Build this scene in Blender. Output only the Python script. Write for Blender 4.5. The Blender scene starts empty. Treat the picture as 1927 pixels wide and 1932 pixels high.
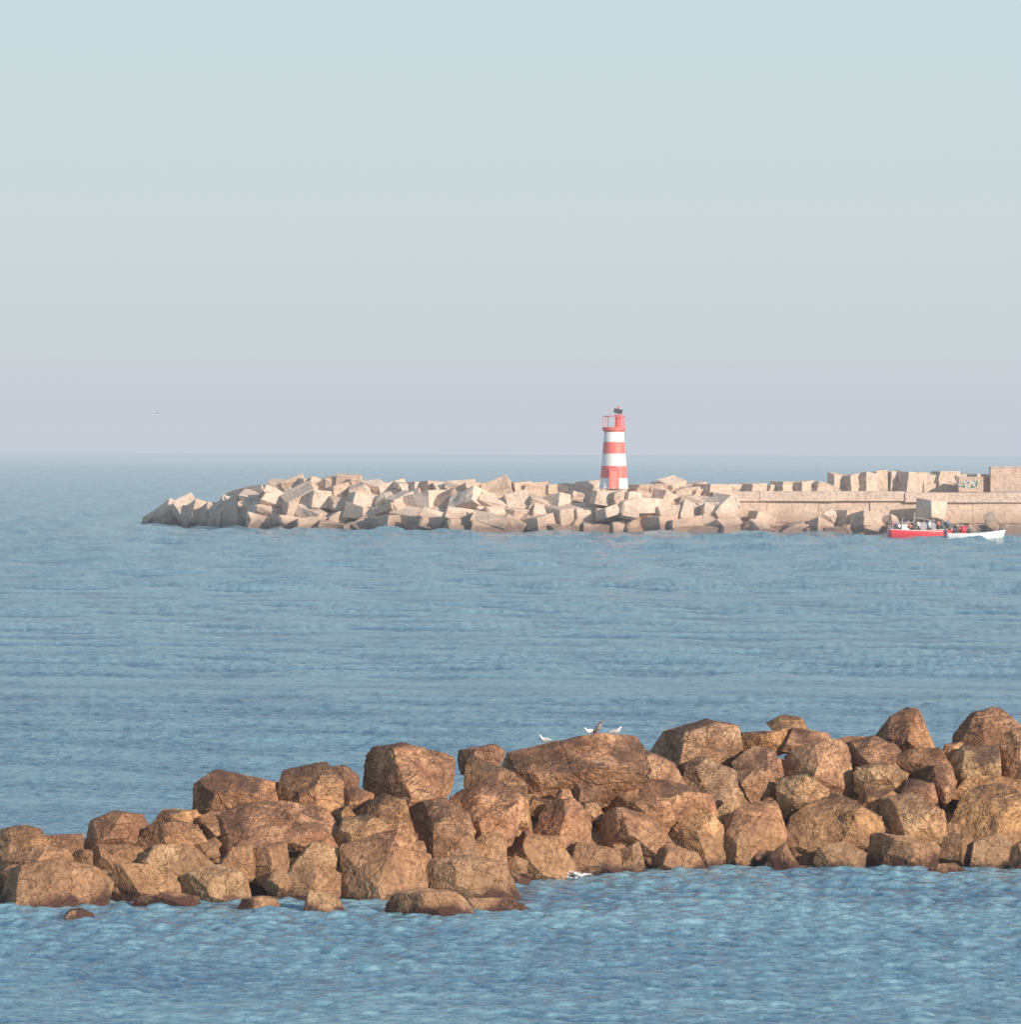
import bpy, bmesh, math, random
import numpy as np
from mathutils import Vector, Matrix, noise, Euler
random.seed(7); np.random.seed(7)
scene=bpy.context.scene
COL=scene.collection
F=9000.0; CX=963.5; HY=857.0; CAMZ=9.0; ROLL=0.0036; HALFH=966.0

# ---------------------------------------------------------------- image pixel to world helper
def W(bx,by,Y):
    """world point from image pixel coordinates (bx, by) at a chosen depth Y"""
    dx=bx-CX; dy=by-HY
    dip=dy-dx*ROLL; h=dx+dy*ROLL
    return Vector((h/F*Y, Y, CAMZ-dip/F*Y))

# ---------------------------------------------------------------- camera
cam=bpy.data.cameras.new("camera"); cam.sensor_fit='HORIZONTAL'; cam.sensor_width=36
cam.lens=36*F/1927.0; cam.clip_start=1; cam.clip_end=200000
co=bpy.data.objects.new("camera",cam); COL.objects.link(co); scene.camera=co
pitch=math.atan((HALFH-HY)/F)
M=Matrix.Rotation(math.pi/2-pitch,4,'X')@Matrix.Rotation(ROLL,4,'Z')
M.translation=Vector((0,0,CAMZ)); co.matrix_world=M

# ---------------------------------------------------------------- light
SUN_EL=math.radians(21); SUN_AZ=math.radians(180-46)
tos=Vector((math.sin(SUN_AZ)*math.cos(SUN_EL),math.cos(SUN_AZ)*math.cos(SUN_EL),math.sin(SUN_EL)))
sl=bpy.data.lights.new("sun",'SUN'); sl.energy=5.0; sl.angle=math.radians(0.5); sl.color=(1.0,0.86,0.70)
so=bpy.data.objects.new("sun",sl); COL.objects.link(so); so.rotation_euler=tos.to_track_quat('Z','Y').to_euler()
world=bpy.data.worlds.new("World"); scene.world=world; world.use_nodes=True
nt=world.node_tree; nt.nodes.clear()
def N(nt,t,**k):
    n=nt.nodes.new(t)
    for a,b in k.items(): setattr(n,a,b)
    return n
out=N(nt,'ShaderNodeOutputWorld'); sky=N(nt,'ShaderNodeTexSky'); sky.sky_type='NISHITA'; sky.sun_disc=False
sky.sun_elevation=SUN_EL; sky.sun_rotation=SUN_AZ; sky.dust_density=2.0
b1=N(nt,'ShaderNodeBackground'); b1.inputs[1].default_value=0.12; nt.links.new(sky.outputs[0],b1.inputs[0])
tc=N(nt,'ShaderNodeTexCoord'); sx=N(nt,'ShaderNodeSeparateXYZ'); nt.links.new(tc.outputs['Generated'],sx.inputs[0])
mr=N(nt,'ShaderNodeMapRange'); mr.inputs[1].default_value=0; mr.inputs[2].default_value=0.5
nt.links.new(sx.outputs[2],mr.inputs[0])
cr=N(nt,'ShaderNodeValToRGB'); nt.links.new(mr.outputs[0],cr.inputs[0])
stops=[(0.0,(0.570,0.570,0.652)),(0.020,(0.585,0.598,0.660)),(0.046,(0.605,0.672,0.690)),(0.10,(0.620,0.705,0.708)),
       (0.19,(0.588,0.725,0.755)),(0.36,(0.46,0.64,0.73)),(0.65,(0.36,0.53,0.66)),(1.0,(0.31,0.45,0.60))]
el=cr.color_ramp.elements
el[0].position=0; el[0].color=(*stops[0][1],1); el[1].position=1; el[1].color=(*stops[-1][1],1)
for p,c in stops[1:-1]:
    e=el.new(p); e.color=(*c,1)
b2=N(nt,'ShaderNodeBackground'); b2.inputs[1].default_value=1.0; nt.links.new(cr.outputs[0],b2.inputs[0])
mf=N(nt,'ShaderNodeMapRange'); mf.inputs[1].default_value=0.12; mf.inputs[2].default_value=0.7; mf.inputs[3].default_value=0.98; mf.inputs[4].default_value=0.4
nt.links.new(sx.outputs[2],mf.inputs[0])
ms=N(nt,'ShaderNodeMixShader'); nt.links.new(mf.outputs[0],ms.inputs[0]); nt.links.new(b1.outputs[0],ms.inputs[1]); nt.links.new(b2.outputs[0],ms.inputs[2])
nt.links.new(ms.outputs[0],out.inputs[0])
scene.view_settings.view_transform='Standard'; scene.view_settings.look='None'; scene.view_settings.exposure=0

# ---------------------------------------------------------------- material helpers
def mat(name):
    m=bpy.data.materials.new(name); m.use_nodes=True; t=m.node_tree
    b=t.nodes['Principled BSDF']; return m,t,b
def ramp(t,src,pts,interp='LINEAR'):
    r=N(t,'ShaderNodeValToRGB'); r.color_ramp.interpolation=interp; t.links.new(src,r.inputs[0]); e=r.color_ramp.elements
    e[0].position=pts[0][0]; e[0].color=(*pts[0][1],1); e[1].position=pts[-1][0]; e[1].color=(*pts[-1][1],1)
    for p,c in pts[1:-1]:
        q=e.new(p); q.color=(*c,1)
    return r.outputs[0]
def nz(t,vec,scale,detail=5,rough=0.55,dist=0):
    n=N(t,'ShaderNodeTexNoise'); n.inputs['Scale'].default_value=scale; n.inputs['Detail'].default_value=detail
    n.inputs['Roughness'].default_value=rough; n.inputs['Distortion'].default_value=dist
    t.links.new(vec,n.inputs['Vector']); return n.outputs[0]
def mathn(t,op,a,b=None,clamp=False):
    n=N(t,'ShaderNodeMath',operation=op); n.use_clamp=clamp
    for i,v in enumerate((a,b)):
        if v is None: continue
        if isinstance(v,(int,float)): n.inputs[i].default_value=v
        else: t.links.new(v,n.inputs[i])
    return n.outputs[0]
def mixc(t,f,a,b,mode='MIX'):
    n=N(t,'ShaderNodeMix',data_type='RGBA',blend_type=mode)
    for i,v in ((0,f),(6,a),(7,b)):
        if isinstance(v,(int,float)): n.inputs[i].default_value=v
        elif isinstance(v,tuple): n.inputs[i].default_value=(*v,1)
        else: t.links.new(v,n.inputs[i])
    return n.outputs[2]
def mrange(t,v,a,b,c=0,d=1):
    n=N(t,'ShaderNodeMapRange'); t.links.new(v,n.inputs[0])
    for i,x in enumerate((a,b,c,d)): n.inputs[i+1].default_value=x
    return n.outputs[0]
def bump(t,b,h,strength,dist):
    n=N(t,'ShaderNodeBump'); n.inputs['Strength'].default_value=strength; n.inputs['Distance'].default_value=dist
    t.links.new(h,n.inputs['Height']); t.links.new(n.outputs[0],b.inputs['Normal']); return n
def coords(t):
    g=N(t,'ShaderNodeNewGeometry'); o=N(t,'ShaderNodeObjectInfo')
    s=N(t,'ShaderNodeSeparateXYZ'); t.links.new(g.outputs['Position'],s.inputs[0])
    ns=N(t,'ShaderNodeSeparateXYZ'); t.links.new(g.outputs['Normal'],ns.inputs[0])
    return g.outputs['Position'],s,ns,o.outputs['Random']

def rock_material():
    m,t,b=mat("weathered_rock"); P,s,ns,R=coords(t)
    tcn=N(t,'ShaderNodeTexCoord'); V=N(t,'ShaderNodeVectorMath',operation='ADD'); t.links.new(tcn.outputs['Object'],V.inputs[0])
    sc=N(t,'ShaderNodeVectorMath',operation='SCALE'); cmb=N(t,'ShaderNodeCombineXYZ'); 
    for i in range(3): t.links.new(R,cmb.inputs[i])
    t.links.new(cmb.outputs[0],sc.inputs[0]); sc.inputs['Scale'].default_value=50; t.links.new(sc.outputs[0],V.inputs[1]); v=V.outputs[0]
    n1=nz(t,v,1.3,9,0.62,0.4); n2=nz(t,v,9,8,0.7); n3=nz(t,v,1.1,5,0.55,0.8); n4=nz(t,v,38,3,0.7)
    base=ramp(t,n1,[(0.28,(0.205,0.117,0.076)),(0.45,(0.355,0.218,0.138)),(0.56,(0.50,0.325,0.205)),(0.72,(0.70,0.49,0.32))])
    tint=ramp(t,R,[(0.0,(0.64,0.58,0.58)),(0.12,(1.05,0.86,0.78)),(0.28,(0.88,0.84,0.81)),(0.42,(1.20,1.17,1.02)),(0.55,(0.80,0.66,0.59)),(0.7,(1.12,0.98,0.74)),(0.85,(1.0,0.82,0.72)),(1.0,(0.78,0.72,0.67))])
    c=mixc(t,1.0,base,tint,'MULTIPLY')
    sp=ramp(t,n2,[(0.34,(0.36,0.32,0.33)),(0.5,(1,1,1)),(0.68,(1.5,1.5,1.5))])
    c=mixc(t,0.85,c,sp,'MULTIPLY')
    sp2=ramp(t,n4,[(0.36,(0.35,0.32,0.33)),(0.5,(1,1,1)),(0.62,(1.7,1.7,1.7))])
    c=mixc(t,0.65,c,sp2,'MULTIPLY')
    up=mrange(t,mathn(t,'ADD',ns.outputs[2],mathn(t,'MULTIPLY',n2,0.3)),0.4,0.75); nn=mrange(t,n3,0.38,0.56); 
    hz=mrange(t,s.outputs[2],0.8,1.5)
    dark=mathn(t,'MULTIPLY',mathn(t,'MULTIPLY',up,nn),hz)
    c=mixc(t,mathn(t,'MULTIPLY',dark,0.82),c,(0.080,0.051,0.044))
    pat=mathn(t,'MULTIPLY',mrange(t,nz(t,v,0.7,6,0.7,1.0),0.55,0.62),hz)
    c=mixc(t,mathn(t,'MULTIPLY',pat,0.65),c,(0.12,0.070,0.055))
    tz=mathn(t,'ADD',s.outputs[2],mathn(t,'MULTIPLY',mathn(t,'SUBTRACT',n1,0.5),1.2))
    tf=mrange(t,tz,1.1,0.6); alg=ramp(t,n2,[(0.3,(0.20,0.112,0.066)),(0.7,(0.47,0.29,0.17))])
    c=mixc(t,mathn(t,'MULTIPLY',tf,0.60),c,alg)
    wf=mrange(t,tz,0.24,0.06); c=mixc(t,wf,c,(0.10,0.052,0.042))
    t.links.new(c,b.inputs['Base Color']); b.inputs['Roughness'].default_value=0.9
    b.inputs['Specular IOR Level'].default_value=0.2
    vo=N(t,'ShaderNodeTexVoronoi'); vo.feature='DISTANCE_TO_EDGE'; vo.inputs['Scale'].default_value=1.3
    dn=N(t,'ShaderNodeVectorMath',operation='ADD'); nv=N(t,'ShaderNodeTexNoise'); nv.inputs['Scale'].default_value=2.0; t.links.new(v,nv.inputs['Vector'])
    t.links.new(v,dn.inputs[0]); t.links.new(nv.outputs[1],dn.inputs[1]); t.links.new(dn.outputs[0],vo.inputs['Vector'])
    crack=mrange(t,vo.outputs[0],0.0,0.025)
    h=mathn(t,'ADD',mathn(t,'MULTIPLY',n1,0.15),mathn(t,'ADD',mathn(t,'MULTIPLY',n2,0.38),mathn(t,'ADD',mathn(t,'MULTIPLY',n4,0.18),mathn(t,'MULTIPLY',crack,0.22))))
    bump(t,b,h,0.9,0.12)
    return m
MROCK=rock_material()

def concrete_material(name,tone,wet=True):
    m,t,b=mat(name); P,s,ns,R=coords(t)
    n1=nz(t,P,0.35,6,0.6); n2=nz(t,P,2.2,6,0.65); n3=nz(t,P,8,3,0.6)
    base=ramp(t,n1,[(0.3,tuple(x*0.86 for x in tone)),(0.55,tone),(0.75,tuple(min(0.82,x*1.12) for x in tone))])
    tint=ramp(t,R,[(0.0,(0.72,0.66,0.63)),(0.15,(0.94,0.89,0.86)),(0.4,(1.0,0.95,0.92)),(0.7,(1.08,1.02,0.99)),(0.9,(0.88,0.80,0.74)),(1.0,(0.80,0.71,0.65))])
    c=mixc(t,1.0,base,tint,'MULTIPLY')
    c=mixc(t,0.8,c,ramp(t,n2,[(0.32,(0.64,0.58,0.55)),(0.5,(1,1,1)),(0.7,(1.12,1.12,1.12))]),'MULTIPLY')
    tz=mathn(t,'ADD',s.outputs[2],mathn(t,'MULTIPLY',mathn(t,'SUBTRACT',n1,0.5),3.0))
    if wet:
        c=mixc(t,mathn(t,'MULTIPLY',mrange(t,tz,2.7,1.2),0.75),c,(0.41,0.29,0.22))
        c=mixc(t,mathn(t,'MULTIPLY',mrange(t,tz,1.0,0.5),0.8),c,(0.21,0.14,0.12))
    t.links.new(c,b.inputs['Base Color']); b.inputs['Roughness'].default_value=0.9; b.inputs['Specular IOR Level'].default_value=0.2
    bump(t,b,mathn(t,'ADD',n2,mathn(t,'MULTIPLY',n3,0.4)),0.65,0.22)
    return m
MCON=concrete_material("weathered_concrete",(0.72,0.595,0.50))
MCONL=concrete_material("pale_concrete",(0.72,0.605,0.53),False)
MCONR=concrete_material("hazy_rock",(0.50,0.375,0.30))
def paint(name,c,rough=0.5,var=0.12,scale=1.5,metal=0):
    m,t,b=mat(name); g=N(t,'ShaderNodeNewGeometry'); n=nz(t,g.outputs['Position'],scale,6,0.6)
    col=ramp(t,n,[(0.3,tuple(x*(1-var) for x in c)),(0.7,tuple(min(0.9,x*(1+var*0.5)) for x in c))])
    t.links.new(col,b.inputs['Base Color']); b.inputs['Roughness'].default_value=rough; b.inputs['Metallic'].default_value=metal
    return m
MWHITE=paint("white_paint",(0.85,0.85,0.86)); MRED=paint("red_paint",(0.89,0.18,0.15)); MREDD=paint("red_door_paint",(0.84,0.28,0.23))
MBLACK=paint("dark_panel",(0.07,0.06,0.08),0.3); MGREY=paint("grey_metal",(0.42,0.40,0.41)); MHULL=paint("red_hull_paint",(0.84,0.06,0.08),0.35)
MNET=paint("net_fibre",(0.18,0.17,0.165),0.9,0.6,6); MORG=paint("orange_plastic",(0.75,0.20,0.07)); MBLUE=paint("blue_plastic",(0.12,0.2,0.38))
MFEW=paint("white_feathers",(0.80,0.78,0.76),0.8); MFEG=paint("grey_feathers",(0.42,0.42,0.45),0.8); MBRN=paint("brown_feathers",(0.40,0.32,0.28),0.8,0.5,30); MBEAK=paint("yellow_beak",(0.6,0.36,0.06))
MGRAF=paint("green_spray_paint",(0.50,0.74,0.70),0.8,0.2,3); MGRAF2=paint("faded_spray_paint",(0.64,0.54,0.48))

# ---------------------------------------------------------------- mesh helpers
def mk(name,verts,faces,m,parent=None,smooth=False,loc=None,mi=None):
    me=bpy.data.meshes.new(name); me.from_pydata([tuple(v) for v in verts],[],faces)
    for x in (m if isinstance(m,(list,tuple)) else [m]): me.materials.append(x)
    if mi is not None: me.polygons.foreach_set('material_index',mi)
    if smooth: me.polygons.foreach_set('use_smooth',[True]*len(me.polygons))
    me.update(); o=bpy.data.objects.new(name,me); COL.objects.link(o)
    if parent: o.parent=parent
    if loc is not None: o.location=loc
    return o
def empty(name,loc,rz=0):
    o=bpy.data.objects.new(name,None); COL.objects.link(o); o.location=loc; o.rotation_euler=(0,0,rz); return o
def tag(o,label,cat,group=None):
    o["label"]=label; o["category"]=cat
    if group: o["group"]=group
class MB:
    def __init__(s): s.v=[]; s.f=[]; s.mi=[]
    def box(s,c,d,rot=None,mi=0):
        b=len(s.v); R=rot or Matrix.Identity(3)
        for sx_ in(-1,1):
            for sy in(-1,1):
                for sz in(-1,1):
                    s.v.append(Vector(c)+R@Vector((sx_*d[0]/2,sy*d[1]/2,sz*d[2]/2)))
        for f in((0,1,3,2),(4,6,7,5),(0,4,5,1),(2,3,7,6),(0,2,6,4),(1,5,7,3)): s.f.append(tuple(b+i for i in f)); s.mi.append(mi)
    def tube(s,p,q,r,n=8,r2=None,mi=0):
        p=Vector(p);q=Vector(q);d=(q-p).normalized(); a=d.orthogonal().normalized(); c=d.cross(a); b=len(s.v); r2=r if r2 is None else r2
        for i in range(n):
            t=2*math.pi*i/n; o=a*math.cos(t)+c*math.sin(t); s.v+= [p+o*r,q+o*r2]
        for i in range(n):
            j=(i+1)%n; s.f.append((b+2*i,b+2*j,b+2*j+1,b+2*i+1)); s.mi.append(mi)
        s.f.append(tuple(b+2*i for i in range(n))[::-1]); s.f.append(tuple(b+2*i+1 for i in range(n))); s.mi+=[mi,mi]
    def lathe(s,prof,n=48,mis=None,c=(0,0)):
        b=len(s.v)
        for (r,z) in prof:
            for i in range(n):
                t=2*math.pi*i/n; s.v.append(Vector((c[0]+r*math.cos(t),c[1]+r*math.sin(t),z)))
        for k in range(len(prof)-1):
            for i in range(n):
                j=(i+1)%n; s.f.append((b+k*n+i,b+k*n+j,b+(k+1)*n+j,b+(k+1)*n+i)); s.mi.append(mis[k] if mis else 0)
        s.f.append(tuple(b+i for i in range(n))[::-1]); s.mi.append(0)
        s.f.append(tuple(b+(len(prof)-1)*n+i for i in range(n))); s.mi.append(0)
    def loft(s,rings,n=14,mi=0):
        b=len(s.v)
        for (x,z,ry,rz,tilt) in rings:
            for i in range(n):
                t=2*math.pi*i/n; dz=rz*math.sin(t)
                s.v.append(Vector((x-dz*math.sin(tilt),ry*math.cos(t),z+dz*math.cos(tilt))))
        for k in range(len(rings)-1):
            for i in range(n):
                j=(i+1)%n; s.f.append((b+k*n+i,b+k*n+j,b+(k+1)*n+j,b+(k+1)*n+i)); s.mi.append(mi)
        s.f.append(tuple(b+i for i in range(n))); s.f.append(tuple(b+(len(rings)-1)*n+i for i in range(n))[::-1]); s.mi+=[mi,mi]
    def obj(s,name,m,parent=None,smooth=False,loc=None): 
        return mk(name,s.v,s.f,m,parent,smooth,loc,s.mi)
def bevel_obj(o,w,seg=2):
    bm=bmesh.new(); bm.from_mesh(o.data); bmesh.ops.recalc_face_normals(bm,faces=bm.faces)
    bmesh.ops.bevel(bm,geom=list(bm.edges),offset=w,segments=seg,profile=0.6,affect='EDGES'); bm.to_mesh(o.data); bm.free()

# ---------------------------------------------------------------- sea haze: added air layer glowing in place of scattered light, lifting darks
def build_haze():
    mb=MB(); mb.box((0,2950,21.0),(9000,6100,46.0))
    m=bpy.data.materials.new("glowing_haze"); m.use_nodes=True; t=m.node_tree; t.nodes.clear()
    o_=N(t,'ShaderNodeOutputMaterial'); ab=N(t,'ShaderNodeVolumeAbsorption'); em=N(t,'ShaderNodeEmission'); ad=N(t,'ShaderNodeAddShader')
    S=2.1e-4; ab.inputs['Color'].default_value=(0,0,0,1); ab.inputs['Density'].default_value=S
    em.inputs[0].default_value=(0.56,0.62,0.69,1); em.inputs[1].default_value=S
    t.links.new(ab.outputs[0],ad.inputs[0]); t.links.new(em.outputs[0],ad.inputs[1]); t.links.new(ad.outputs[0],o_.inputs['Volume'])
    try: m.cycles.homogeneous_volume=True
    except Exception as e: print(e)
    ob=mk("haze_glow_layer",mb.v,mb.f,m); ob["kind"]="structure"
build_haze()

# ---------------------------------------------------------------- water
def build_water():
    dips=list(np.arange(1110,3.0,-1.0))
    ys=[12,25,40,55,66]+[81000.0/d for d in dips if 81000.0/d>70]+[35000,50000,90000]
    ys=np.array(ys)
    inner=np.linspace(-0.122,0.122,800)
    us=np.concatenate([[-3,-1.5,-0.8,-0.45,-0.28,-0.2,-0.15],inner,[0.15,0.2,0.28,0.45,0.8,1.5,3]])
    Yg,U=np.meshgrid(ys,us,indexing='ij'); X=U*Yg
    rng=np.random.RandomState(3)
    def waves(n,l0,l1,rms,spread,pwr=1.3):
        Z=np.zeros_like(X)
        for l in l0+(l1-l0)*np.linspace(0,1,n)**pwr:
            th=rng.normal(0.12,spread); k=2*math.pi/l; a=rms/math.sqrt(n/2)/k; ph=rng.uniform(0,6.28)
            Z+=a*np.sin(k*(math.sin(th)*X+math.cos(th)*Yg)+ph)
        return Z
    Z=waves(64,0.28,0.85,0.30,0.55)+waves(24,0.9,1.8,0.055,0.5)
    ZL=waves(40,1.6,10,0.13,0.5,1.5)
    Z+=ZL*np.clip(0.10+(Yg-112)/220,0.10,1.8)
    G=np.zeros_like(X)
    for i in range(16):
        l=rng.uniform(7,60); th=rng.normal(0,0.3); k=2*math.pi/l
        G+=np.sin(k*(math.sin(th)*X*0.6+math.cos(th)*Yg)+rng.uniform(0,6.28))
    G=G/math.sqrt(8); amp=np.clip(1.0+0.22*G,0.5,1.6)
    fade=np.clip((Yg-60)/15,0,1)*(np.abs(U)<0.14)*np.clip(1.3-Yg/9000,0,1)
    Z*=amp*fade
    nr,nc=X.shape
    co_=np.stack([X,Yg,Z],-1).reshape(-1,3).astype(np.float32)
    i=np.arange(nr-1)[:,None]*nc+np.arange(nc-1)[None,:]
    q=np.stack([i,i+1,i+nc+1,i+nc],-1).reshape(-1).astype(np.int32)
    me=bpy.data.meshes.new("sea"); me.vertices.add(nr*nc); me.vertices.foreach_set('co',co_.ravel())
    nf=(nr-1)*(nc-1); me.loops.add(nf*4); me.loops.foreach_set('vertex_index',q)
    me.polygons.add(nf); me.polygons.foreach_set('loop_start',np.arange(nf,dtype=np.int32)*4)
    me.polygons.foreach_set('use_smooth',np.ones(nf,dtype=bool)); me.update(calc_edges=True)
    m,t,b=mat("sea_water"); P,s,ns,R=coords(t)
    t.nodes.remove(b); outn=[n for n in t.nodes if n.type=='OUTPUT_MATERIAL'][0]
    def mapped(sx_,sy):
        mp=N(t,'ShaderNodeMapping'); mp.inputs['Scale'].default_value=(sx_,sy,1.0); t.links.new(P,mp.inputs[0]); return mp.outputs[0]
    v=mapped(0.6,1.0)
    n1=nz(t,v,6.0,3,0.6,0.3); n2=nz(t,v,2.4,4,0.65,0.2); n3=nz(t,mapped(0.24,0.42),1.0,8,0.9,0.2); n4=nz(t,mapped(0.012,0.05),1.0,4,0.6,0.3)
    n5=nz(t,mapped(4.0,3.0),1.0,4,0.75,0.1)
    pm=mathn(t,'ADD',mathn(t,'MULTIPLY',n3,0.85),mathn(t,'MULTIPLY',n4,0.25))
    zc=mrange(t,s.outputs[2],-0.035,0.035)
    pf=mathn(t,'ADD',mathn(t,'MULTIPLY',mrange(t,pm,0.45,0.66),0.34),mathn(t,'ADD',mathn(t,'MULTIPLY',zc,0.28),mathn(t,'MULTIPLY',mrange(t,n5,0.36,0.64),0.38)))  # ripple light and dark put into the colour by noise and wave height
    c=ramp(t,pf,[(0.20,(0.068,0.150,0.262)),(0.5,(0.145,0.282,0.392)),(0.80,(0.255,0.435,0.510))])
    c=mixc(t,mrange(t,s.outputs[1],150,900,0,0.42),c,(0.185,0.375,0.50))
    c=mixc(t,mrange(t,s.outputs[1],600,2600,0,0.6),c,(0.22,0.45,0.58))  # water colour paled with distance, in place of haze and sky reflection
    bn=N(t,'ShaderNodeBump'); bn.inputs['Strength'].default_value=0.6; bn.inputs['Distance'].default_value=0.12
    h=mathn(t,'ADD',mathn(t,'MULTIPLY',n1,0.4),n2); t.links.new(h,bn.inputs['Height'])
    df=N(t,'ShaderNodeBsdfDiffuse'); t.links.new(c,df.inputs[0]); t.links.new(bn.outputs[0],df.inputs['Normal'])
    gl=N(t,'ShaderNodeBsdfGlossy'); gl.inputs['Roughness'].default_value=0.10; t.links.new(bn.outputs[0],gl.inputs['Normal'])
    fr=N(t,'ShaderNodeFresnel'); fr.inputs['IOR'].default_value=1.333; t.links.new(bn.outputs[0],fr.inputs['Normal'])
    ff=mathn(t,'MINIMUM',fr.outputs[0],0.58)
    mx=N(t,'ShaderNodeMixShader'); t.links.new(ff,mx.inputs[0]); t.links.new(df.outputs[0],mx.inputs[1]); t.links.new(gl.outputs[0],mx.inputs[2])
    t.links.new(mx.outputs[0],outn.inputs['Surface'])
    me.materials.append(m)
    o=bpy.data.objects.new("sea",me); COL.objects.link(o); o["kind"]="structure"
build_water()

# ---------------------------------------------------------------- rocks
def ico(n):
    bm=bmesh.new(); bmesh.ops.create_icosphere(bm,subdivisions=n,radius=1.0)
    v=np.array([x.co[:] for x in bm.verts]); f=[tuple(y.index for y in x.verts) for x in bm.faces]; bm.free(); return v,f
ICO={5:ico(5),6:ico(6),4:ico(4)}
def hull2(pts):
    pts=sorted(set(pts))
    def half(ps):
        h=[]
        for p in ps:
            while len(h)>1 and (h[-1][0]-h[-2][0])*(p[1]-h[-2][1])-(h[-1][1]-h[-2][1])*(p[0]-h[-2][0])<=0: h.pop()
            h.append(p)
        return h
    a=half(pts); b=half(pts[::-1]); return a[:-1]+b[:-1]
def simplify(h,n):
    h=list(h)
    while len(h)>n:
        def area(i):
            a,b,c=h[i-1],h[i],h[(i+1)%len(h)]
            return abs((b[0]-a[0])*(c[1]-a[1])-(b[1]-a[1])*(c[0]-a[0]))
        k=min(range(len(h)),key=area); h.pop(k)
    return h
def make_rock(name,pts,Y,thick,seed,material,lvl=5,pw=320,nA=0.014,cuts=3,corners=5):
    """pts = outline (x,z) metres at depth Y"""
    rng=random.Random(seed)
    h=hull2([(round(a,4),round(b,4)) for a,b in pts])
    h=simplify(h,corners+(1 if rng.random()<0.35 else 0))
    cx=sum(p[0] for p in h)/len(h); cz=sum(p[1] for p in h)/len(h)
    hw_=(max(p[0] for p in h)-min(p[0] for p in h))/2; hh_=(max(p[1] for p in h)-min(p[1] for p in h))/2
    P=[]
    n=len(h)
    for i in range(n):
        a=h[i]; b=h[(i+1)%n]; ex,ez=b[0]-a[0],b[1]-a[1]; L=math.hypot(ex,ez)
        if L<1e-4: continue
        nx,nz_=ez/L,-ex/L; d=(a[0]-cx)*nx+(a[1]-cz)*nz_
        if d<0: nx,nz_,d=-nx,-nz_,-d
        d=max(d,0.04)*1.04
        for sgn in(-1,1):
            tt=math.radians(rng.uniform(38,60) if rng.random()<0.30 else rng.uniform(0,12)); P.append((nx*math.cos(tt),sgn*math.sin(tt),nz_*math.cos(tt),d*math.cos(tt)))
    style=rng.random()
    ar=math.radians(rng.uniform(15,50)); al=math.radians(rng.uniform(30,65))
    if style<0.6:
        F_=[(math.sin(ar),-math.cos(ar),rng.uniform(-.1,.5)),(-math.sin(al),-math.cos(al),rng.uniform(-.2,.4))]
    else:
        F_=[(rng.uniform(-.2,.5),-1,rng.uniform(-.35,0)),(rng.uniform(-.4,.5),-1,rng.uniform(.6,1.3))]
    F_+=[(rng.uniform(-.6,.6),-1,rng.uniform(-.4,.6)),(rng.uniform(-.6,.6),1,rng.uniform(-.2,.6)),(rng.uniform(-.6,.6),1,rng.uniform(-.2,.6))]
    for k,f in enumerate(F_):
        v=Vector(f).normalized(); d=thick*(rng.uniform(0.60,0.82) if k<2 else rng.uniform(0.8,1.0))
        d=max(d,0.62*hw_*abs(v.x)+0.36*hh_*abs(v.z)); P.append((v.x,v.y,v.z,d))
    V,Fc=ICO[lvl]
    size=max(2*hw_,0.2)
    S=np.array([size/2,thick,max(0.15,hh_)])
    D=V*S; D/=np.linalg.norm(D,axis=1)[:,None]
    def solve(P,pw):
        A=np.array(P); q=np.maximum(D@A[:,:3].T,0)/A[:,3][None,:]
        mx=q.max(axis=1); return 1.0/(mx*np.sum((q/mx[:,None])**pw,axis=1)**(1.0/pw))
    for k in range(cuts):
        r=solve(P,60); C=D*r[:,None]
        v=Vector((rng.uniform(-1,1),rng.uniform(-1.3,-0.3),rng.uniform(-0.5,0.9))).normalized()
        s=float((C@np.array(v)).max()); P.append((v.x,v.y,v.z,s*rng.uniform(0.68,0.90)))
    r=solve(P,pw)*1.02
    C=D*r[:,None]
    off=Vector((seed*3.17,seed*1.3,0)); sz=(S[0]+S[2])/2
    bd=Vector((rng.uniform(-.6,.6),rng.uniform(-.4,.4),1)).normalized()
    disp=np.empty(len(C))
    for i,c in enumerate(C):
        p=Vector(c)
        f=noise.fractal(p*(3.2/sz)+off,0.5,2.1,5)
        u=p.dot(bd)/sz*2.0+noise.noise(p*(1.2/sz)+off)*1.2
        fr=u-math.floor(u); ledge=(min(fr*9,1.0)-0.5)*(0.5+noise.noise(p*(0.9/sz)-off))
        disp[i]=f*1.2+ledge*2.2
    C=C+D*(disp*nA*min(sz*1.6,1.5))[:,None]
    o=mk(name,C,Fc,material,smooth=False,loc=(cx,Y,cz))
    return o

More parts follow.
